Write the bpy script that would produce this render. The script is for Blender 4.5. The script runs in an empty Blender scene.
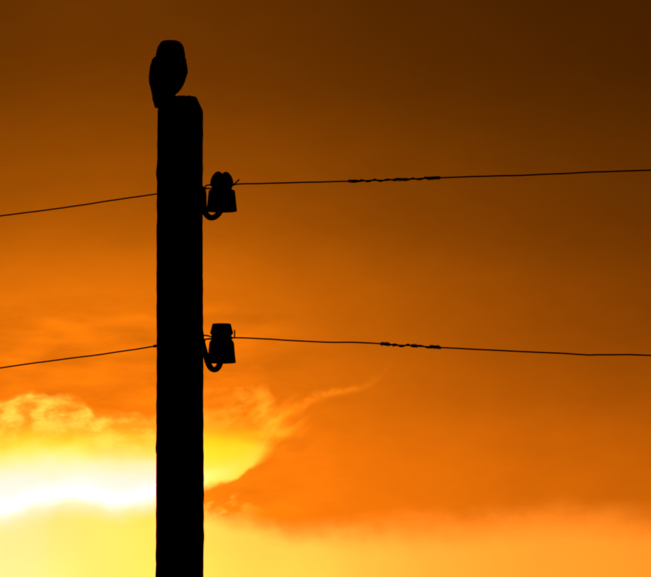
import bpy, bmesh, math, random
import numpy as np
from mathutils import Vector, Matrix, noise as mnoise

random.seed(7)
R = math.radians
scene = bpy.context.scene
C = scene.collection

# ------------------------------------------------------------------ camera
S = 0.0033                 # metres per photo pixel at the pole
DIST = 36.0                # camera to pole
EYE = 1.65
TILT = 4.6                 # degrees above the horizon
CX = (325.5 - 180.0) * S   # the pole stands at x = 0
ZC = EYE + DIST * math.tan(R(TILT))
cam_d = bpy.data.cameras.new('camera')
cam = bpy.data.objects.new('camera', cam_d); C.objects.link(cam)
cam.location = (CX, -DIST, EYE)
cam.rotation_euler = (R(90 + TILT), 0, 0)
cam_d.sensor_width = 36.0
SLANT = DIST / math.cos(R(TILT))
cam_d.lens = 36.0 * SLANT / (651 * S)
cam_d.clip_start = 0.5
cam_d.clip_end = 20000
scene.camera = cam
scene.render.resolution_x, scene.render.resolution_y = 1024, 908

# ------------------------------------------------------------------ view
scene.render.engine = 'CYCLES'; scene.cycles.filter_width = 2.2
vs = scene.view_settings
vs.view_transform = 'Standard'; vs.look = 'None'; vs.exposure = 0.0; vs.gamma = 1.0
vs.use_curve_mapping = False

# ------------------------------------------------------------------ world: sunset sky
UNIT = math.degrees(100 * S / SLANT)         # one sky unit, an angle of about half a degree
SUN_AZ, SUN_EL = -1.39, 3.5                  # degrees, sun low behind the cloud left of the pole
world = bpy.data.worlds.new('World'); scene.world = world
world.use_nodes = True
NT = world.node_tree
for n in list(NT.nodes): NT.nodes.remove(n)
def nd(t): return NT.nodes.new(t)
def put(sock, v):
    if isinstance(v, (int, float)): sock.default_value = v
    elif isinstance(v, tuple): sock.default_value = v if len(v) == len(sock.default_value) else v + (1,)
    else: NT.links.new(v, sock)
def M(op, a, b=0.0, c=None):
    n = nd('ShaderNodeMath'); n.operation = op
    put(n.inputs[0], a)
    if len(n.inputs) > 1: put(n.inputs[1], b)
    if c is not None: put(n.inputs[2], c)
    return n.outputs[0]
def add(a, b): return M('ADD', a, b)
def sub(a, b): return M('SUBTRACT', a, b)
def mul(a, b): return M('MULTIPLY', a, b)
def mx(a, b): return M('MAXIMUM', a, b)
def ex(a): return M('EXPONENT', a)
def ss(v, a, b, lo=0.0, hi=1.0):
    n = nd('ShaderNodeMapRange'); n.interpolation_type = 'SMOOTHSTEP'
    put(n.inputs[0], v); put(n.inputs[1], a); put(n.inputs[2], b); put(n.inputs[3], lo); put(n.inputs[4], hi)
    return n.outputs[0]
def lin(v, a, b, lo=0.0, hi=1.0):
    n = nd('ShaderNodeMapRange'); n.clamp = True
    put(n.inputs[0], v); put(n.inputs[1], a); put(n.inputs[2], b); put(n.inputs[3], lo); put(n.inputs[4], hi)
    return n.outputs[0]
def curve(v, pts):
    xs = [p[0] for p in pts]; ys = [p[1] for p in pts]
    x0, x1, y0, y1 = min(xs), max(xs), min(ys), max(ys)
    n = nd('ShaderNodeFloatCurve'); c = n.mapping.curves[0]
    n.mapping.extend = 'HORIZONTAL'
    norm = [((x - x0) / (x1 - x0), (y - y0) / (y1 - y0)) for x, y in pts]
    c.points[0].location = norm[0]; c.points[1].location = norm[-1]
    for p in norm[1:-1]: c.points.new(*p)
    n.mapping.update()
    put(n.inputs['Value'], lin(v, x0, x1))
    return add(mul(n.outputs[0], y1 - y0), y0)
def noise(vec, scale, detail=5.0, rough=0.55):
    n = nd('ShaderNodeTexNoise'); put(n.inputs['Vector'], vec)
    n.inputs['Scale'].default_value = scale; n.inputs['Detail'].default_value = detail
    n.inputs['Roughness'].default_value = rough
    return n.outputs[0]
def xyz(x, y, z=0.0):
    n = nd('ShaderNodeCombineXYZ'); put(n.inputs[0], x); put(n.inputs[1], y); put(n.inputs[2], z)
    return n.outputs[0]
def vscale(col, f):
    n = nd('ShaderNodeVectorMath'); n.operation = 'SCALE'; put(n.inputs[0], col); put(n.inputs['Scale'], f)
    return n.outputs[0]
def vadd(a, b):
    n = nd('ShaderNodeVectorMath'); n.operation = 'ADD'; put(n.inputs[0], a); put(n.inputs[1], b)
    return n.outputs[0]
def vmix(a, b, f):
    n = nd('ShaderNodeMix'); n.data_type = 'VECTOR'; n.clamp_factor = True
    put(n.inputs[0], f); put(n.inputs[4], a); put(n.inputs[5], b)
    return n.outputs[1]

tc = nd('ShaderNodeTexCoord')
sp = nd('ShaderNodeSeparateXYZ'); NT.links.new(tc.outputs['Generated'], sp.inputs[0])
dx_, dy_, dz_ = sp.outputs
az = mul(M('ARCTAN2', dx_, dy_), 180 / math.pi)
el = mul(M('ARCSINE', dz_), 180 / math.pi)
# sky units: X to the right, Y downwards
X = add(mul(az, 1 / UNIT), 3.255)
Y = sub(2.885, mul(sub(el, TILT), 1 / UNIT))
P0 = xyz(X, Y, 3.7)
wa = noise(P0, 1.6, 4, .5)
wb = noise(xyz(X, Y, 11.3), 1.9, 4, .5)
wf = noise(xyz(X, mul(Y, 1.3), 5.1), 6.0, 5, .6)
wg = noise(xyz(add(mul(X, .8), mul(Y, .25)), mul(Y, 1.35), 8.8), 3.4, 5, .52)
far = ex(mul(M('POWER', mul(M('ABSOLUTE', sub(X, 1.0)), 1 / 14.0), 2.0), -1.0))   # cloud light fades away from the sun's azimuth

# high haze veil: bright round the sun's azimuth and towards the horizon
fy = curve(Y, [(-10, -3.3), (-4, -2.75), (-1.5, -2.35), (.15, -2.13), (1.45, -1.38), (2.2, -.89), (2.95, -.27), (3.4, -.13), (3.85, -.04), (4.5, .08), (5.2, .16), (7.5, .2)])
fy = sub(fy, lin(el, 10, 50, 0.0, 1.2))
t2 = M('POWER', mul(sub(X, 1.0), 1 / 5.0), 2.0)
g = mul(M('DIVIDE', t2, add(t2, 1.0)), -2.2)
hy = curve(Y, [(-2, 1.0), (.2, 1.0), (1.45, .9), (2.9, 1.14), (3.4, 1.08), (3.85, .9), (4.55, .62), (5.15, .52), (6, .4), (8, .4)])
hy = mul(hy, ss(Y, -26, -1.5, 0.0, 1.0))          # higher up the glow is spread wide
lnv = sub(add(fy, mul(g, hy)), ss(M('ABSOLUTE', az), 6, 75, 0.0, 2.6))
lnv = add(lnv, mul(sub(noise(xyz(mul(X, .55), Y, 1.0), 1.3, 4, .5), .5), .22))
# faint streaks in the veil low on the left
lnv = add(lnv, mul(mul(sub(noise(xyz(mul(X, .45), mul(Y, 1.5), 2.0), 3.2, 4, .5), .5), .95), mul(ss(Y, 2.8, 3.3), ss(X, 4.0, 2.0))))
# thin mottled cloud high up
lnv = add(lnv, mul(sub(noise(xyz(mul(X, .6), add(mul(Y, 1.1), mul(X, .12)), 7.0), 3.5, 5, .55), .5), .17))
lnv = add(lnv, mul(sub(noise(xyz(X, Y, 13.0), 70.0, 2, .5), .5), .035))
L0 = ex(lnv)
col = vscale(xyz(1.0, add(lin(Y, 0.0, 4.3, .245, .203), mul(lin(X, 2.5, 7.0, 0.0, .045), lin(Y, 0.0, 3.0, 1.0, 0.0))), .0032), L0)

# clear bright strip under the cloud bank, along the horizon
Yb = add(Y, add(mul(sub(wb, .5), .16), add(mul(sub(wg, .5), .16), mul(sub(wf, .5), .10))))
btop = curve(X, [(-6, 5.0), (1.5, 4.85), (1.9, 5.0), (2.1, 5.13), (2.5, 5.22), (3.2, 5.31), (4, 5.29), (5, 5.20), (6, 5.15), (6.5, 5.22), (9, 5.1), (14, 5.3)])
db = sub(Yb, btop)
wsoft = lin(X, 2.0, 4.0, .10, .23)
m_b = mul(ss(db, mul(wsoft, -1.0), mul(wsoft, 1.4)), 1.0)
LB = curve(X, [(-20, .9), (-10, 1.7), (-6, 2.5), (-2, 3.4), (0, 3.75), (1.5, 3.6), (2.1, 3.15), (2.5, 2.85), (3, 2.68), (3.5, 2.32), (4, 2.0), (4.5, 1.72), (5.5, 1.48), (6.5, 1.36), (10, .8), (22, .4)])
LB = mul(LB, add(lin(Y, 5.1, 5.9, .95, 1.06), mul(sub(wa, .5), .15)))
LB = M('SMOOTH_MAX', mul(LB, mx(M('POWER', far, .5), .08)), L0, .3)
Bb = curve(X, [(-14, .006), (-5, .035), (-2, .065), (0, .080), (.5, .062), (1.3, .038), (2.2, .029), (3, .028), (4.5, .024), (6.5, .019), (12, .010)])
Bcol = xyz(LB, mul(LB, lin(X, 2, 5, .235, .265)), mul(LB, Bb))
col = vmix(col, Bcol, mul(m_b, lin(X, 2.5, 6, 1.0, .9)))

# gap in the cloud that shows the glow round the sun
Xw = add(X, mul(sub(wa, .5), .20)); Yw = add(Y, mul(sub(wb, .5), .16))
Yw = add(Yw, mul(sub(wf, .5), .07))
edge = curve(Xw, [(-6, 5.6), (-2, 5.35), (-.5, 5.27), (0, 5.2), (.3, 5.12), (.6, 5.065), (.88, 5.06), (1.0, 5.08), (1.15, 5.10), (1.4, 5.06), (1.6, 5.0), (1.8, 4.95), (2.05, 4.88), (2.3, 4.82), (2.5, 4.68), (2.64, 4.53), (2.80, 4.36), (3.0, 4.15), (3.15, 3.98), (3.4, 3.92), (3.6, 3.87), (3.8, 3.75), (4.2, 3.55), (5, 3.3)])
d = sub(Yw, edge)
soft = lin(X, 1.4, 2.2, .18, .035)
soft = add(soft, mul(ss(X, 2.45, 2.75), .10))
m_in = ss(d, soft, mul(soft, -1.0))
A = mul(curve(X, [(-8, .2), (-3, .8), (-.5, 1.0), (1.55, 1.0), (1.9, .9), (2.15, .82), (2.4, .72), (2.65, .55), (2.9, .3), (4, .05)]), far)
WR_ = mul(curve(Y, [(3.7, 1.1), (4.15, 1.3), (4.42, 2.6), (4.6, 3.6), (4.9, 5.0), (5.2, 5.0), (6, 4.0)]), A)
Yv = add(Y, add(mul(sub(wa, .5), .22), add(mul(sub(wg, .5), .12), mul(sub(X, .8), .015))))
WG = curve(Yv, [(3.7, .22), (4.1, .27), (4.22, .38), (4.32, .53), (4.42, .72), (4.52, .87), (4.62, .92), (4.8, .95), (5.0, .97), (6, .9)])
WG = mul(WG, add(mul(A, .62), .38))
WB = curve(Yv, [(3.7, .005), (4.2, .012), (4.38, .03), (4.48, .11), (4.56, .24), (4.66, .48), (4.76, .68), (4.85, .80), (5.0, .84), (6, .6)])
WB2 = curve(Y, [(3.7, .004), (4.3, .008), (4.55, .03), (4.75, .06), (6, .10)])
WG = mul(WG, ss(X, -9, -.5, .3, 1.0)); WB = mul(WB, ss(X, -6, -.5))
kx = ss(X, 1.75, 2.1)
WB = add(mul(WB, sub(1.0, kx)), mul(WB2, kx))
# hottest just above the lower edge, where the sun stands close behind the cloud
hot = ex(mul(M('POWER', mul(add(d, .10), 1 / .085), 2.0), -1.0))
hot = mul(hot, A)
WG = add(WG, mul(hot, lin(X, 1.6, 2.4, .35, .04)))
WB = add(WB, mul(hot, lin(X, 1.6, 2.4, .40, .03)))
wv = add(1.0, mul(sub(wa, .5), .08))
Wcol = vscale(xyz(mx(WR_, 1.0), WG, WB), wv)
m_gap = mul(mul(m_in, ss(add(Y, mul(sub(wa, .5), .12)), add(4.05, mul(lin(X, 2.0, 2.8), .16)), add(4.38, mul(lin(X, 2.0, 2.8), .16)))), mul(ss(X, 3.0, 2.5), ss(far, .02, .4)))
col = vmix(col, Wcol, m_gap)

# broken cloud along the top of the gap
ctop = curve(add(Xw, mul(sub(wf, .5), .12)), [(-5, 4.05), (-1.2, 3.9), (-.5, 4.02), (0, 4.02), (.28, 3.93), (.45, 3.98), (.68, 3.95), (.88, 4.06), (1.0, 4.13), (1.25, 4.15), (1.55, 4.12), (1.8, 4.05), (2.05, 3.93), (2.3, 3.9), (2.6, 3.88), (2.75, 3.98), (2.9, 4.15), (4, 4.3)])
dc = sub(add(Yw, mul(sub(wg, .5), .12)), ctop)
m_c = mul(ss(dc, -.035, .07), ss(dc, .60, .20))
wh = noise(xyz(add(X, mul(sub(wa, .5), .3)), mul(Y, 1.4), 21.0), 7.5, 5, .6)
tex = ss(add(mul(wg, .76), mul(wh, .24)), .38, .61)
LC = add(lin(X, 1.6, 2.1, 1.5, 1.05), mul(tex, lin(X, 1.55, 2.15, 1.5, .5)))
Ccol = xyz(LC, mul(LC, .245), mul(LC, mul(lin(tex, 0, 1, .012, .026), lin(X, 1.55, 2.1, 1.0, .45))))
m_c = mul(m_c, mul(ss(X, 3.0, 2.5), ss(far, .1, .6)))
crest = ex(mul(M('POWER', mul(sub(dc, .07), 1 / .05), 2.0), -1.0))
m_c = mul(m_c, mx(lin(tex, 0, 1, .30, .92), mul(crest, lin(X, 1.6, 2.1, .95, .5))))
col = vmix(col, Ccol, m_c)

# bright rim running up the edge of the cloud bank
rc = curve(add(X, mul(sub(wf, .5), .08)), [(2.4, 4.26), (2.65, 4.2), (2.85, 4.12), (3.0, 4.08), (3.12, 3.99), (3.25, 3.94), (3.45, 3.90), (3.62, 3.86), (3.76, 3.80), (3.85, 3.70), (3.95, 3.62), (4.3, 3.5)])
dr = sub(add(Y, add(mul(sub(wf, .5), .06), mul(sub(wb, .5), .05))), rc)
wid = lin(X, 2.6, 3.3, .075, .036)
rim = ex(mul(M('POWER', M('DIVIDE', dr, wid), 2.0), -1.0))
rim = mul(rim, mul(mul(ss(X, 2.45, 2.95), ss(X, 4.0, 3.2)), add(.16, mul(ss(wf, .3, .7), .28))))
col = vadd(col, vscale((1.0, .26, .012), rim))
# frayed cloud where the rim meets the gap
fr = ex(mul(add(M('POWER', mul(sub(X, 2.72), 1 / .20), 2.0), M('POWER', mul(sub(Y, 4.36), 1 / .11), 2.0)), -1.0))
col = vadd(col, vscale((1.0, .27, .010), mul(fr, add(.1, mul(ss(wg, .38, .6), .55)))))

su = add(mul(X, .80), mul(Y, -.60)); sv_ = add(mul(X, .60), mul(Y, .80))
stn = noise(xyz(mul(su, .8), mul(sv_, 2.6), 4.4), 3.0, 5, .55)
sreg = ex(mul(add(M('POWER', mul(sub(X, 2.62), 1 / .34), 2.0), M('POWER', mul(sub(Y, 4.22), 1 / .22), 2.0)), -1.0))
col = vadd(col, vscale((1.0, .27, .012), mul(mul(sreg, ss(stn, .46, .66)), mul(sub(1.0, m_gap), .55))))

# small torn scraps under the gap
scr = mul(mul(ss(wg, .46, .60), ss(X, 2.75, 2.1)), mul(mul(ss(X, 1.6, 1.9), ss(Y, 4.88, 4.98)), ss(Y, 5.2, 5.08)))
col = vadd(col, vscale((1.0, .27, .03), mul(scr, 1.0)))

# the clear air behind it all, in the photograph's warm white balance
sky = nd('ShaderNodeTexSky'); sky.sky_type = 'NISHITA'; sky.sun_disc = False
sky.sun_elevation = R(SUN_EL); sky.sun_rotation = R(SUN_AZ)
sky.dust_density = 3.0; sky.air_density = 1.0
tint = nd('ShaderNodeVectorMath'); tint.operation = 'MULTIPLY'
NT.links.new(sky.outputs[0], tint.inputs[0]); tint.inputs[1].default_value = (1.0, .34, .012)
NISH = 0.05
col = vadd(vscale(tint.outputs[0], NISH * .012), col)
bg = nd('ShaderNodeBackground'); NT.links.new(col, bg.inputs[0]); bg.inputs[1].default_value = 1.0
wo = nd('ShaderNodeOutputWorld'); NT.links.new(bg.outputs[0], wo.inputs[0])

# ------------------------------------------------------------------ sun, low and veiled by cloud
sd = bpy.data.lights.new('sun', 'SUN'); sd.energy = 0.5; sd.angle = R(3); sd.color = (1.0, .5, .18)
sun = bpy.data.objects.new('sun', sd); C.objects.link(sun)
sv = Vector((math.sin(R(SUN_AZ)) * math.cos(R(SUN_EL)), math.cos(R(SUN_AZ)) * math.cos(R(SUN_EL)), math.sin(R(SUN_EL))))
sun.rotation_euler = sv.to_track_quat('Z', 'Y').to_euler()
sun.location = sv * 60

# ------------------------------------------------------------------ helpers
CAM = Vector(cam.location)
def P(px, py, y=0.0):
    """world point at depth y that stands where the layout sketch has (px, py)"""
    r = Vector(((px - 325.5) * S, SLANT, -(py - 288.5) * S))
    ct, st = math.cos(R(TILT)), math.sin(R(TILT))
    v = Vector((r.x, r.y * ct - r.z * st, r.y * st + r.z * ct))
    return CAM + v * ((y + DIST) / v.y)

def material(name, build):
    m = bpy.data.materials.new(name); m.use_nodes = True
    nt = m.node_tree; b = nt.nodes['Principled BSDF']
    build(nt, b); return m
def mnoise_col(nt, b, c0, c1, scale, stretch=(1, 1, 1), bump=.3, dist=.002, rough=.9, spec=.15, detail=6):
    t = nt.nodes.new('ShaderNodeTexCoord'); mp = nt.nodes.new('ShaderNodeMapping')
    mp.inputs['Scale'].default_value = stretch
    n = nt.nodes.new('ShaderNodeTexNoise'); n.inputs['Scale'].default_value = scale; n.inputs['Detail'].default_value = detail
    r = nt.nodes.new('ShaderNodeValToRGB')
    r.color_ramp.elements[0].color = (*c0, 1); r.color_ramp.elements[1].color = (*c1, 1)
    r.color_ramp.elements[0].position = .3; r.color_ramp.elements[1].position = .7
    bp = nt.nodes.new('ShaderNodeBump'); bp.inputs['Strength'].default_value = bump; bp.inputs['Distance'].default_value = dist
    L = nt.links.new
    L(t.outputs['Object'], mp.inputs[0]); L(mp.outputs[0], n.inputs['Vector'])
    L(n.outputs[0], r.inputs[0]); L(r.outputs[0], b.inputs['Base Color'])
    L(n.outputs[0], bp.inputs['Height']); L(bp.outputs[0], b.inputs['Normal'])
    b.inputs['Roughness'].default_value = rough
    b.inputs['Specular IOR Level'].default_value = spec
MAT = {}
MAT['wood'] = material('creosoted_wood', lambda nt, b: mnoise_col(nt, b, (.03, .022, .016), (.10, .075, .055), 30, (1, 1, .06), .5, .003, .95, .05))
MAT['iron'] = material('rusty_iron', lambda nt, b: mnoise_col(nt, b, (.018, .010, .007), (.05, .025, .015), 60, (1, 1, 1), .3, .001, .85, .1))
MAT['porcelain'] = material('glazed_porcelain', lambda nt, b: mnoise_col(nt, b, (.020, .010, .006), (.035, .018, .010), 25, (1, 1, 1), .05, .001, .45, .3))
MAT['wire'] = material('weathered_wire', lambda nt, b: mnoise_col(nt, b, (.02, .014, .010), (.05, .035, .025), 80, (1, 1, 1), .2, .0005, .8, .1))
MAT['beak'] = material('horn', lambda nt, b: mnoise_col(nt, b, (.10, .09, .04), (.18, .15, .07), 80, (1, 1, 1), .05, .0005, .5, .3))
MAT['eye'] = material('owl_iris', lambda nt, b: mnoise_col(nt, b, (.16, .11, .02), (.24, .17, .03), 200, (1, 1, 1), 0, .0005, .35, .3))
MAT['pupil'] = material('owl_pupil', lambda nt, b: mnoise_col(nt, b, (.004, .004, .004), (.008, .008, .008), 50, (1, 1, 1), 0, .0005, .3, .3))
def plumage(nt, b):
    mnoise_col(nt, b, (.05, .034, .022), (.11, .08, .055), 120, (1, 1, .35), .5, .002, .95, .05)
    ramp = [n for n in nt.nodes if n.type == 'VALTORGB'][0]
    t = [n for n in nt.nodes if n.type == 'TEX_COORD'][0]
    v = nt.nodes.new('ShaderNodeTexVoronoi'); v.inputs['Scale'].default_value = 75
    r = nt.nodes.new('ShaderNodeValToRGB'); e = r.color_ramp.elements
    e[0].position = .16; e[0].color = (1, 1, 1, 1); e[1].position = .26; e[1].color = (0, 0, 0, 1)
    mixn = nt.nodes.new('ShaderNodeMixRGB'); mixn.inputs[2].default_value = (.30, .26, .20, 1)
    nt.links.new(t.outputs['Object'], v.inputs['Vector']); nt.links.new(v.outputs['Distance'], r.inputs[0])
    nt.links.new(r.outputs[0], mixn.inputs[0]); nt.links.new(ramp.outputs[0], mixn.inputs[1])
    nt.links.new(mixn.outputs[0], b.inputs['Base Color'])
MAT['plumage'] = material('owl_plumage', plumage)
MAT['field'] = material('dusk_field', lambda nt, b: mnoise_col(nt, b, (.020, .022, .010), (.06, .055, .025), 1.5, (1, 1, 1), .6, .05, 1, .05, 10))

def link(name, verts, faces, mat, parent=None, smooth=True):
    me = bpy.data.meshes.new(name); me.from_pydata([tuple(v) for v in verts], [], faces)
    me.validate(); me.update()
    bm = bmesh.new(); bm.from_mesh(me); bmesh.ops.recalc_face_normals(bm, faces=bm.faces); bm.to_mesh(me); bm.free()
    if smooth: me.polygons.foreach_set('use_smooth', [True] * len(me.polygons))
    me.materials.append(MAT[mat])
    o = bpy.data.objects.new(name, me); C.objects.link(o)
    if parent is not None:
        o.parent = parent
        o.location = -parent.location       # shapes are written in world space, things stand at their base
    return o
def tag(o, label, cat, group=None):
    o['label'] = label; o['category'] = cat
    if group: o['group'] = group
    return o
def empty(name, loc):
    o = bpy.data.objects.new(name, None); C.objects.link(o); o.location = loc; o.empty_display_size = .05
    return o
def rebase(o, loc):
    """move a mesh's origin to loc without moving the mesh"""
    loc = Vector(loc); o.data.transform(Matrix.Translation(-loc)); o.location = loc
    return o
def tube(pts, rad, seg=10, cap=True):
    pts = [Vector(p) for p in pts]; n = len(pts)
    rads = rad if isinstance(rad, (list, tuple)) else [rad] * n
    vs_, fs = [], []
    t0 = (pts[1] - pts[0]).normalized()
    ref = Vector((0, 0, 1)) if abs(t0.z) < .9 else Vector((0, 1, 0))
    nrm = (ref - t0 * ref.dot(t0)).normalized()
    for i in range(n):
        t = (pts[min(i + 1, n - 1)] - pts[max(i - 1, 0)])
        t = t.normalized() if t.length > 1e-9 else t0
        nrm = (nrm - t * nrm.dot(t)).normalized(); bn = t.cross(nrm)
        for k in range(seg):
            a = 2 * math.pi * k / seg
            vs_.append(pts[i] + (nrm * math.cos(a) + bn * math.sin(a)) * rads[i])
    for i in range(n - 1):
        for k in range(seg):
            k2 = (k + 1) % seg
            fs.append((i * seg + k, i * seg + k2, (i + 1) * seg + k2, (i + 1) * seg + k))
    if cap:
        fs.append(tuple(reversed(range(seg)))); fs.append(tuple((n - 1) * seg + k for k in range(seg)))
    return vs_, fs
def spline(pts, step):
    """Catmull-Rom through the points, sampled about every step metres"""
    pts = [Vector(p) for p in pts]; out = []
    q = [pts[0] * 2 - pts[1]] + pts + [pts[-1] * 2 - pts[-2]]
    for i in range(1, len(q) - 2):
        a, b, c, e = q[i - 1], q[i], q[i + 1], q[i + 2]
        m = max(2, int((c - b).length / step))
        for k in range(m):
            t = k / m
            out.append(.5 * ((2 * b) + (c - a) * t + (2 * a - 5 * b + 4 * c - e) * t * t + (3 * b - a - 3 * c + e) * t ** 3))
    out.append(pts[-1]); return out

# ------------------------------------------------------------------ ground
nr, na = 40, 72
gv, gf = [Vector((0, 0, 0))], []
for i in range(1, nr + 1):
    r = 9000 * (i / nr) ** 3.2 + i * .2
    for k in range(na):
        a = 2 * math.pi * k / na
        h = 0.0 if r < 6 else mnoise.noise(Vector((r * math.cos(a) / 70, r * math.sin(a) / 70, 0))) * min(.35, (r - 6) * .01)
        gv.append(Vector((r * math.cos(a), r * math.sin(a), h)))
for k in range(na): gf.append((0, 1 + k, 1 + (k + 1) % na))
for i in range(nr - 1):
    for k in range(na):
        k2 = (k + 1) % na
        gf.append((1 + i * na + k, 1 + (i + 1) * na + k, 1 + (i + 1) * na + k2, 1 + i * na + k2))
gr = link('ground', gv, gf, 'field'); gr['kind'] = 'structure'

# ------------------------------------------------------------------ pole
TOPZ = P(180, 97).z
seg = 120
zs = [-.5, 0, .6, 1.2, 1.8, 2.4, 2.8]
zz = 3.0
while zz < TOPZ - .06: zs.append(zz); zz += .012
zs += [TOPZ - .055, TOPZ - .048, TOPZ - .042, TOPZ - .030, TOPZ - .018, TOPZ - .007, TOPZ - .001]
cracks = [(random.uniform(0, 6.283), random.uniform(3.0, TOPZ - .5), random.uniform(.35, 1.3), random.uniform(.004, .012)) for _ in range(16)]
knots = [(4.93, 3.3), (4.38, .2), (4.02, 2.9), (3.72, 6.1), (3.45, 3.5), (4.6, 4.6), (3.9, 5.0)]
def pole_r(z, a):
    base = .0752 + .0022 * (TOPZ - z)
    u = Vector((math.cos(a) * 1.0, math.sin(a) * 1.0, z * .9))
    r = base * (1 + .030 * mnoise.noise(u * 1.3))
    r += .0018 * mnoise.noise(Vector((math.cos(a) * 9, math.sin(a) * 9, z * 2.2)))
    r += .0016 * mnoise.noise(Vector((math.cos(a) * 5, math.sin(a) * 5, z * 26)))
    r += .0016 * max(0, mnoise.noise(Vector((math.cos(a) * 7, math.sin(a) * 7, z * 60))) - .25)
    for kz, ka in knots:
        q = ((z - kz) / .022) ** 2 + (((a - ka + math.pi) % (2 * math.pi) - math.pi) / .30) ** 2
        if q < 9: r += .0035 * math.exp(-q)
    for ca, cz, cl, cd in cracks:
        if cz < z < cz + cl:
            f = math.sin((z - cz) / cl * math.pi) ** .5
            da = (a - ca - .10 * mnoise.noise(Vector((ca * 3, 0, z * 2.5))) + math.pi) % (2 * math.pi) - math.pi
            r -= cd * f * math.exp(-(da / (.035)) ** 2)
    dt = TOPZ - z
    if dt < .046:                                # worn, hewn edge round the top
        bev = (1 - dt / .046)
        r -= bev * (.18 + .82 * (.5 + .5 * math.cos(a)) ** .7) * (.0200 + .004 * math.sin(a * 2 + 1) + .003 * mnoise.noise(Vector((math.cos(a) * 3, math.sin(a) * 3, 5))))
    return r
pv, pf = [], []
for z in zs:
    cx = -.0012 * (TOPZ - z) - .0005 + .0012 * mnoise.noise(Vector((0, 3, z * 1.2)))
    for k in range(seg):
        a = 2 * math.pi * k / seg
        r = pole_r(z, a)
        zt = z + (.0040 * mnoise.noise(Vector((math.cos(a) * 4, math.sin(a) * 4, 1))) + .0015 * mnoise.noise(Vector((math.cos(a) * 17, math.sin(a) * 17, 1))) if z > TOPZ - .03 else 0)
        pv.append(Vector((cx + .0013 + r * math.cos(a), r * math.sin(a), zt)))
for i in range(len(zs) - 1):
    for k in range(seg):
        k2 = (k + 1) % seg
        pf.append((i * seg + k, i * seg + k2, (i + 1) * seg + k2, (i + 1) * seg + k))
# end grain: concentric rings with radial splits
base0 = (len(zs) - 1) * seg
prev = base0
for f in (.8, .55, .3, .1):
    st = len(pv)
    for k in range(seg):
        v = pv[base0 + k]; a = 2 * math.pi * k / seg
        dz = .0012 * mnoise.noise(Vector((v.x * f * 90, v.y * f * 90, 2)))
        for ca, _, _, _ in cracks[:5]:
            da = (a - ca + math.pi) % (2 * math.pi) - math.pi
            dz -= .006 * f * math.exp(-(da / .05) ** 2)
        pv.append(Vector((v.x * f, v.y * f, v.z + dz)))
    for k in range(seg):
        k2 = (k + 1) % seg
        pf.append((prev + k, prev + k2, st + k2, st + k))
    prev = st
pf.append(tuple(prev + k for k in range(seg)))
pole = link('telegraph_pole', pv, pf, 'wood')
tag(pole, 'thick dark wooden telegraph pole with worn sloping top edge, an owl perched on it', 'pole')

# ------------------------------------------------------------------ insulators
def lathe(profile, ax, zref, seg=56, deform=None):
    """profile: (radius px, sketch row) from the top round to the inside of the bell"""
    vs_, fs = [], []
    for r, row in profile:
        z = P(222, row).z
        for k in range(seg):
            a = 2 * math.pi * k / seg
            v = Vector((ax.x + r * S * math.cos(a), ax.y + r * S * math.sin(a), z))
            if deform: v = deform(v, row)
            vs_.append(v)
    n = len(profile)
    for i in range(n - 1):
        for k in range(seg):
            k2 = (k + 1) % seg
            fs.append((i * seg + k, i * seg + k2, (i + 1) * seg + k2, (i + 1) * seg + k))
    fs.append(tuple(range(seg))); fs.append(tuple(reversed(range((n - 1) * seg, n * seg))))
    return vs_, fs
def smooth_profile(pts, n=4):
    q = spline([Vector((r, 0, y)) for r, y in pts], 1.0 / n)
    return [(max(v.x, .15), v.z) for v in q]

LINE = Vector((1, -1, 0)).normalized()        # the run of the wires: towards the camera on the right
SIDE = Vector((1, 1, 0)).normalized()         # the side of the insulator neck that carries the wire
def insulator(ax_px, profile, hook_px, label, slot, tie_row, ends):
    ax = P(ax_px, tie_row); ax.y = 0
    base = P(hook_px[1][0], hook_px[1][1])
    t = empty('insulator', base)
    tag(t, label, 'insulator', None)
    def deform(v, row):
        if slot and row < slot[1]:
            off = (v - ax).dot(Vector((.94, .34, 0)))
            k = max(0, (slot[1] - row) / (slot[1] - profile[0][1]))
            v = v - Vector((0, 0, slot[0] * S * min(1, k * 1.4) * math.exp(-(off / (2.3 * S)) ** 2)))
        return v
    vs_, fs = lathe(profile, ax, 0, deform=deform)
    link('bell', vs_, fs, 'porcelain', t)
    pts = spline([P(*q) for q in hook_px], .004)
    r0 = 3.0 * S
    rads = [r0 * (1.0 + .06 * mnoise.noise(p * 60)) for p in pts]
    vs_, fs = tube(pts, rads, 14)
    link('hook', vs_, fs, 'iron', t)
    return t, ax

up_prof = smooth_profile([(.3, 171.2), (3.5, 171.3), (6.2, 172.2), (8.4, 174.3), (10.2, 177.2), (11.3, 180.4), (11.7, 183.2), (11.2, 185.2), (9.4, 186.8), (8.8, 187.8), (9.8, 189.0), (12.6, 190.3), (13.3, 191.8), (14.0, 198), (14.7, 205), (15.3, 210.6)])
up_prof += [(15.2, 211.2), (14.5, 211.5), (13.8, 211.2), (12.8, 205), (11.5, 197), (8, 193.2), (3.2, 192.2), (.4, 192.0)]
lo_prof = smooth_profile([(.3, 323.7), (6, 323.6), (8.6, 323.8), (9.3, 324.3), (10.4, 328.5), (11.5, 332.4), (11.6, 333.2), (10.8, 334.4), (9.6, 336.2), (9.2, 337.4), (9.8, 339.0), (11.4, 341.0), (12.4, 343.2), (12.9, 348), (13.5, 355), (14.3, 362.0)])
lo_prof += [(14.3, 362.6), (13.7, 362.9), (13.0, 362.5), (12.0, 356), (10.8, 349), (8, 345), (3.2, 343.6), (.4, 343.4)]
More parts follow.
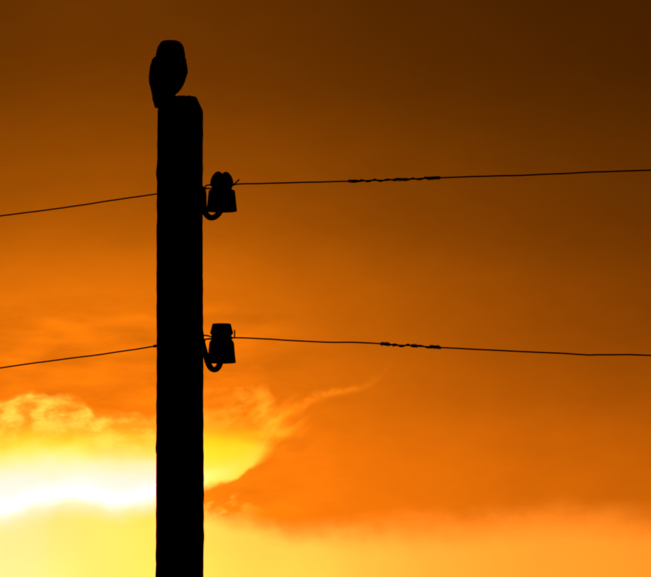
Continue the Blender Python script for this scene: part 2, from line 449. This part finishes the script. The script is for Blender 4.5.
ins_u, ax_u = insulator(221.8, up_prof,
    [(188, 186.5), (198, 187), (202.6, 189.5), (203.6, 196), (203.8, 205), (205.2, 212.5), (209.5, 217.2), (214.5, 217.0), (219.3, 212.8), (221.6, 206.5), (221.8, 199), (221.8, 193)],
    'bell shaped insulator with two rounded lobes on top, on the upper hook of the pole', (3.0, 181), 187.6, None)
ins_l, ax_l = insulator(221.6, lo_prof,
    [(188, 335.5), (197, 336.5), (201.4, 340), (203.6, 348), (206.0, 356), (208.4, 363.8), (212.0, 369.0), (216.2, 369.2), (219.6, 364.8), (221.2, 358), (221.6, 351), (221.6, 344)],
    'bell shaped insulator with flat tapered cap, on the lower hook of the pole', None, 337.4, None)

# ------------------------------------------------------------------ wires
WR = .0025
def at_line(px, py, ax, off):
    """point on the vertical plane of the line (45 degrees to the view) that the sketch shows at (px, py)"""
    y = 0.0
    for _ in range(8):
        p = P(px, py, y)
        # plane: (p - ax).SIDE = off  ->  y = ax.y + off*sqrt2 - (p.x - ax.x)
        y = ax.y + off * math.sqrt(2) - (p.x - ax.x)
    return P(px, py, y)
def far_end(p, q, length, run, n=30):
    """go on from q, away from p, as a slack span"""
    h = (q - p); hl = math.hypot(h.x, h.y); s = h.z / hl
    dirv = Vector((h.x / hl, h.y / hl, 0)); out = []
    for i in range(1, n + 1):
        l = length * i / n
        out.append(q + dirv * l + Vector((0, 0, s * l + abs(s) * l * l / run)))
    return out
def jitter(pts, amp, sc, seed):
    return [p + Vector((0, 0, amp * mnoise.noise(Vector((p.x * sc, seed, 0))))) for p in pts]
def helix(path, r, tube_r, turns_at, seg=7, phase=0.0, step=.0009):
    """a strand wound round a path; turns_at: winding radius r, pitch per metre"""
    d_ = [0.0]
    for a, b in zip(path, path[1:]): d_.append(d_[-1] + (b - a).length)
    tot = d_[-1]; n = int(tot / step); out = []; j = 0
    for i in range(n + 1):
        s = tot * i / n
        while j < len(path) - 2 and d_[j + 1] < s: j += 1
        f = (s - d_[j]) / max(1e-9, d_[j + 1] - d_[j])
        p = path[j].lerp(path[j + 1], f); t = (path[j + 1] - path[j]).normalized()
        u = Vector((0, 0, 1)); u = (u - t * u.dot(t)).normalized(); w = t.cross(u)
        ph = phase + 2 * math.pi * turns_at * s + 1.6 * mnoise.noise(Vector((s * 22, phase, 3)))
        rr = r(s / tot) if callable(r) else r * (1 + .38 * mnoise.noise(Vector((s * 160, phase, 8))))
        out.append(p + (u * math.cos(ph) + w * math.sin(ph)) * rr)
    return tube(out, tube_r, seg)
def section(path, x0, x1):
    return [p for p in path if x0 <= p.x <= x1]

def build_wire(name_label, ax, neck_r, left, right, tie_row, clumps, twists, prong, knot=None):
    off = neck_r * S + WR
    L = [at_line(x, y, ax, off) for x, y in left]
    Rr = [at_line(x, y, ax, off) for x, y in right]
    mid = [ax + SIDE * off + LINE * (-.012), ax + SIDE * off, ax + SIDE * off + LINE * .012]
    zt = P(222, tie_row).z
    for m in mid: m.z = zt
    pts = list(reversed(far_end(L[1], L[0], 16, 46))) + L + mid + Rr + far_end(Rr[-2], Rr[-1], 14, 44)
    inner = spline(pts, .006)
    lo_x, hi_x = L[0].x - .1, Rr[-1].x + .1
    path, last = [], None
    for p in inner:
        if lo_x < p.x < hi_x or last is None or (p - last).length > .12:
            path.append(p); last = p
    path = [p + Vector((0, 0, .0009 * mnoise.noise(Vector((p.x * 14, tie_row, 0))) + .0020 * mnoise.noise(Vector((p.x * 3.1, tie_row, 4))) * min(1, abs(p.x - ax.x) * 3))) for p in path]
    # the twisted joint leaves the wire itself uneven
    tx0, tx1 = P(twists[0][0], 0).x, P(twists[-1][1], 0).x
    def wob(p):
        if tx0 < p.x < tx1:
            e = min(1, (p.x - tx0) * 12, (tx1 - p.x) * 12)
            return p + Vector((0, 0,   .0042 * e * mnoise.noise(Vector((p.x * 26, tie_row, 9)))))
        return p
    path = [wob(p) for p in path]
    w = empty('line_wire', (ax.x, ax.y, zt)); tag(w, name_label, 'wire')
    vs_, fs = tube(path, WR, 8); link('conductor', vs_, fs, 'wire', w)
    # twisted joint in the wire right of the pole
    sp_path = section(path, tx0, tx1)
    js = link('splice', *helix(sp_path, lambda s: WR * (1.25 + .5 * mnoise.noise(Vector((s * 9, tie_row, 0)))), WR * 1.05, 17), 'wire', w)
    for c0, c1, cr, pitch in clumps:
        a, b = P(c0, 0).x, P(c1, 0).x
        sec = section(path, a, b)
        o = link('binding_coil', *helix(sec, cr * S, WR * .72, pitch, phase=c0), 'wire')
        o.parent = js
        e = sec[-1]; dirn = 1 if random.random() < .5 else -1
        o.location = -w.location - js.location if False else (0, 0, 0)
        js_off = js.location
        # the coil's free end stands off the wire
        stub = [sec[len(sec) // 2] + Vector((0, 0, .3 * cr * S)), sec[len(sec) // 2] + Vector((.005 * dirn, -.002, .0075 if dirn > 0 else -.0065))]
        s_ = link('wire_end', *tube(stub, WR * .6, 6), 'wire'); s_.parent = js
    # tie wire: ring round the neck, loop towards the pole, prong on the other side
    ring = []
    for k in range(100):
        a = 2 * math.pi * k / 36.0
        rr = (neck_r + .55) * S
        ring.append(Vector((ax.x + rr * math.cos(a), ax.y + rr * math.sin(a), zt + (k - 50) * .00009)))
    tie = link('tie_wire', *tube(ring, .0021, 8), 'wire', w)
    for seq in prong:
        q = spline([P(x, y, yy) for x, y, yy in seq], .003)
        o = link('tie_end', *tube(q, .0026, 8), 'wire'); o.parent = tie
    if knot:
        a, b = P(knot[0], 0).x, P(knot[1], 0).x
        far_x = section(path, a - .0, b + .0)
        # this stretch lies behind the pole: match by its own depth
        o = link('knot', *helix(far_x, knot[2] * S, WR * .9, 190), 'wire', w)
    return w

w_u = build_wire('upper wire tied to the two-lobed insulator, rising gently past a long twisted splice', ax_u, 9.0,
    [(0, 216), (40, 210.8), (80, 205.2), (120, 199.2), (157, 193.8), (190, 189.6)],
    [(237, 184.2), (270, 183.3), (310, 182.2), (350, 181.3), (380, 180.2), (400, 179.4), (424, 178.4), (440, 177.8), (500, 175.6), (560, 173.4), (610, 171.6), (651, 170.2)],
    187.0,
    [(347.5, 356, 1.5, 330), (356.5, 362, .9, 300), (393, 406.5, 1.3, 320), (424, 438, 1.45, 330)],
    [(348, 438)],
    [[(233.0, 185.0, -.01), (236.0, 182.5, -.012), (239.3, 179.4, -.014)],
     [(212.5, 186.0, .02), (209, 184.8, .022), (205.5, 186.2, .024), (205.2, 188.0, .024), (209, 188.4, .02), (213, 188.2, .016)]])
w_l = build_wire('lower wire tied to the flat-capped insulator, sagging away past a short splice to a kink', ax_l, 9.3,
    [(0, 368), (40, 362.4), (80, 357.2), (120, 351.6), (154, 346.2), (190, 340.4)],
    [(236, 337.8), (260, 338.6), (290, 340.2), (330, 342.0), (355, 342.3), (382, 344.0), (400, 345.6), (420, 347.0), (440, 347.9), (500, 350.4), (550, 353.0), (582, 354.8), (589, 355.3), (597, 355.1), (625, 354.9), (651, 355.3)],
    337.4,
    [(379.5, 388.5, 1.65, 330), (390, 396, .95, 300), (409, 416.5, 1.5, 320), (427.5, 438, 1.7, 330)],
    [(380, 438)],
    [[(232.0, 338.4, -.01), (234.3, 337.2, -.012), (234.6, 333.5, -.014), (234.5, 330.0, -.014)],
     [(212.5, 337.0, .02), (207, 335.6, .022), (202.5, 335.4, .024)],
     [(212.5, 338.6, .02), (208.5, 338.8, .022), (205.3, 339.6, .024), (204.6, 341.4, .024)]],
    knot=(152.0, 156.0, 1.0))

# ------------------------------------------------------------------ owl
OW = [  # row, left, right, half depth px
 (40.0, 165.5, 174.0, 4.0), (40.6, 162.6, 177.6, 7.5), (42.0, 160.6, 180.2, 10.2), (44.1, 159.2, 182.2, 12.2), (47.5, 157.6, 183.6, 13.4), (51, 156.6, 184.4, 13.9),
 (54, 156.0, 184.9, 13.8), (56.0, 156.0, 185.0, 13.2), (57.2, 153.8, 185.3, 13.3), (60, 151.9, 186.1, 13.6), (64.9, 150.3, 187.2, 14.6), (69, 149.5, 187.8, 15.2), (72.7, 149.1, 188.0, 15.4),
 (76.1, 148.9, 186.6, 15.2), (82.2, 149.0, 184.6, 14.4), (86, 149.9, 182.9, 13.2), (89.1, 150.8, 181.0, 11.8), (92, 151.4, 178.4, 9.8), (94.3, 152.0, 175.8, 7.6), (96.0, 152.4, 173.9, 6.0), (97.6, 153.0, 172.6, 5.0)]
seg = 48; ov, of = [], []
FACE = R(-38)             # facing right and part-way towards the camera
for row, l, r, dp in OW:
    z = P(170, row).z; x0, x1 = P(l, row).x, P(r, row).x
    cxo, hw, hd = (x0 + x1) / 2, (x1 - x0) / 2, dp * S
    for k in range(seg):
        a = 2 * math.pi * k / seg
        ca, sa = math.cos(a), math.sin(a)
        ov.append(Vector((cxo + hw * math.copysign(abs(ca) ** .92, ca), .004 + hd * math.copysign(abs(sa) ** .92, sa), z)))
n = len(OW)
for i in range(n - 1):
    for k in range(seg):
        k2 = (k + 1) % seg
        of.append((i * seg + k, i * seg + k2, (i + 1) * seg + k2, (i + 1) * seg + k))
of.append(tuple(range(seg))); of.append(tuple(reversed(range((n - 1) * seg, n * seg))))
def join(v2, f2):
    o = len(ov); ov.extend(v2); of.extend([tuple(i + o for i in f) for f in f2])
def ellip_chain(pts):
    """closed loft of elliptical sections: (centre, half x, half y)"""
    v2, f2 = [], []; s2 = 20
    for c, hx, hy in pts:
        for k in range(s2):
            a = 2 * math.pi * k / s2
            v2.append(c + Vector((hx * math.cos(a), hy * math.sin(a), 0)))
    for i in range(len(pts) - 1):
        for k in range(s2):
            k2 = (k + 1) % s2
            f2.append((i * s2 + k, i * s2 + k2, (i + 1) * s2 + k2, (i + 1) * s2 + k))
    f2.append(tuple(range(s2))); f2.append(tuple(reversed(range((len(pts) - 1) * s2, len(pts) * s2))))
    return v2, f2
# tail over the pole's edge
join(*ellip_chain([(P(157, 84, .010), 7.5 * S, 9 * S), (P(156.6, 92, .010), 5.0 * S, 8 * S), (P(156.0, 98, .010), 3.6 * S, 7.2 * S), (P(156.2, 103, .011), 2.5 * S, 6.6 * S), (P(156.5, 106.8, .012), 2.1 * S, 5.8 * S), (P(156.6, 107.8, .012), 1.5 * S, 5.0 * S)]))
# folded wings, one on each flank
for sy in (-1, 1):
    join(*ellip_chain([(P(163, 59, sy * .034), 7 * S, 2.5 * S), (P(163, 66, sy * .044), 10.5 * S, 3.6 * S), (P(161.5, 74, sy * .045), 11 * S, 3.6 * S), (P(159, 82, sy * .040), 9 * S, 3.2 * S), (P(157, 90, sy * .030), 6 * S, 2.6 * S), (P(155.6, 97, sy * .020 + .006), 2.9 * S, 1.8 * S)]))
# feathered legs and gripping toes
for sy in (-1, 1):
    fx, fyy = 169.0, sy * .018
    join(*tube([P(169, 88, fyy), P(169.2, 93, fyy), P(169.4, 96.4, fyy)], [4.5 * S, 3.0 * S, 1.7 * S], 12))
    for ang in (-32, -8, 22, 165):
        a = R(ang) + FACE * .5
        c = P(169.4, 96.2, fyy); dv = Vector((math.cos(a), math.sin(a), 0))
        join(*tube([c, c + dv * .009 + Vector((0, 0, .0025)), c + dv * .018 + Vector((0, 0, .0005)), c + dv * .023 + Vector((0, 0, -.004))], [1.4 * S, 1.25 * S, 1.0 * S, .6 * S], 8))
owl = empty('owl', (P(169.4, 97).x, 0, TOPZ))
tag(owl, 'small round-headed owl perched on top of the wooden pole, tail over the edge', 'owl')
tmp = link('body', ov, of, 'plumage')
md = tmp.modifiers.new('remesh', 'REMESH'); md.mode = 'VOXEL'; md.voxel_size = .0018; md.use_smooth_shade = True
sm = tmp.modifiers.new('smooth', 'SMOOTH'); sm.factor = .5; sm.iterations = 2
dg = bpy.context.evaluated_depsgraph_get()
me = bpy.data.meshes.new_from_object(tmp.evaluated_get(dg)); me.name = 'body'
bpy.data.objects.remove(tmp, do_unlink=True)
# facial discs, brow and feather relief
FD = Vector((math.cos(FACE), math.sin(FACE), 0)); FS = Vector((-FD.y, FD.x, 0))
HC = P(170.4, 51, .004)
eyes = []
for v in me.vertices:
    p = v.co
    nrm = (p - Vector((HC.x, .004, p.z)));
    if nrm.length > 1e-6: nrm.normalize()
    f = .0020 * mnoise.noise(Vector((p.x * 170, p.y * 170, p.z * 90))) + .0009 * mnoise.noise(p * 60)
    if abs(p.z - HC.z) < .03 and nrm.dot(FD) > .2:
        lat = (p - HC).dot(FS)
        for s in (-1, 1):
            q = math.hypot(lat - s * .019, p.z - HC.z - .001)
            f -= .0035 * math.exp(-(q / .011) ** 2)
            f += .0012 * math.exp(-((q - .017) / .005) ** 2)
    v.co = p + nrm * f
me.polygons.foreach_set('use_smooth', [True] * len(me.polygons))
body = bpy.data.objects.new('body', me); C.objects.link(body)
body.parent = owl; body.location = -owl.location
def ball(c, r, ax_dir, squash=1.0, seg=20, rings=12):
    q = ax_dir.to_track_quat('Z', 'Y'); v2, f2 = [], []
    for i in range(1, rings):
        th = math.pi * i / rings
        for k in range(seg):
            a = 2 * math.pi * k / seg
            v2.append(c + q @ Vector((r * math.sin(th) * math.cos(a), r * math.sin(th) * math.sin(a), r * squash * math.cos(th))))
    for i in range(rings - 2):
        for k in range(seg):
            k2 = (k + 1) % seg
            f2.append((i * seg + k, i * seg + k2, (i + 1) * seg + k2, (i + 1) * seg + k))
    f2.append(tuple(range(seg))); f2.append(tuple(reversed(range((rings - 2) * seg, (rings - 1) * seg))))
    return v2, f2
def surf(lat, dz):
    """depth of the face surface along FD from the head's centre"""
    best = 0
    for v in me.vertices:
        q = v.co - HC
        if abs(q.dot(FS) - lat) < .003 and abs(q.z - dz) < .003: best = max(best, q.dot(FD))
    return HC + FD * best + FS * lat + Vector((0, 0, dz))
for s in (-1, 1):
    c = surf(s * .019, .001) - FD * .0045
    dirv = (FD + FS * s * .25).normalized()
    e = link('eye', *ball(c, .0072, dirv), 'eye', owl)
    pu = link('pupil', *ball(c + dirv * .0049, .0040, dirv, .62), 'pupil'); pu.parent = e
bt = surf(0, -.004)
bk = link('beak', *tube(spline([bt - FD * .004 + Vector((0, 0, .004)), bt + FD * .0035, bt + FD * .0045 + Vector((0, 0, -.006)), bt + FD * .0018 + Vector((0, 0, -.011))], .001),
    [max(.0006, .0042 * (1 - (i / 24.0)) + .0006) for i in range(200)][:len(spline([bt - FD * .004 + Vector((0, 0, .004)), bt + FD * .0035, bt + FD * .0045 + Vector((0, 0, -.006)), bt + FD * .0018 + Vector((0, 0, -.011))], .001))], 10), 'beak', owl)
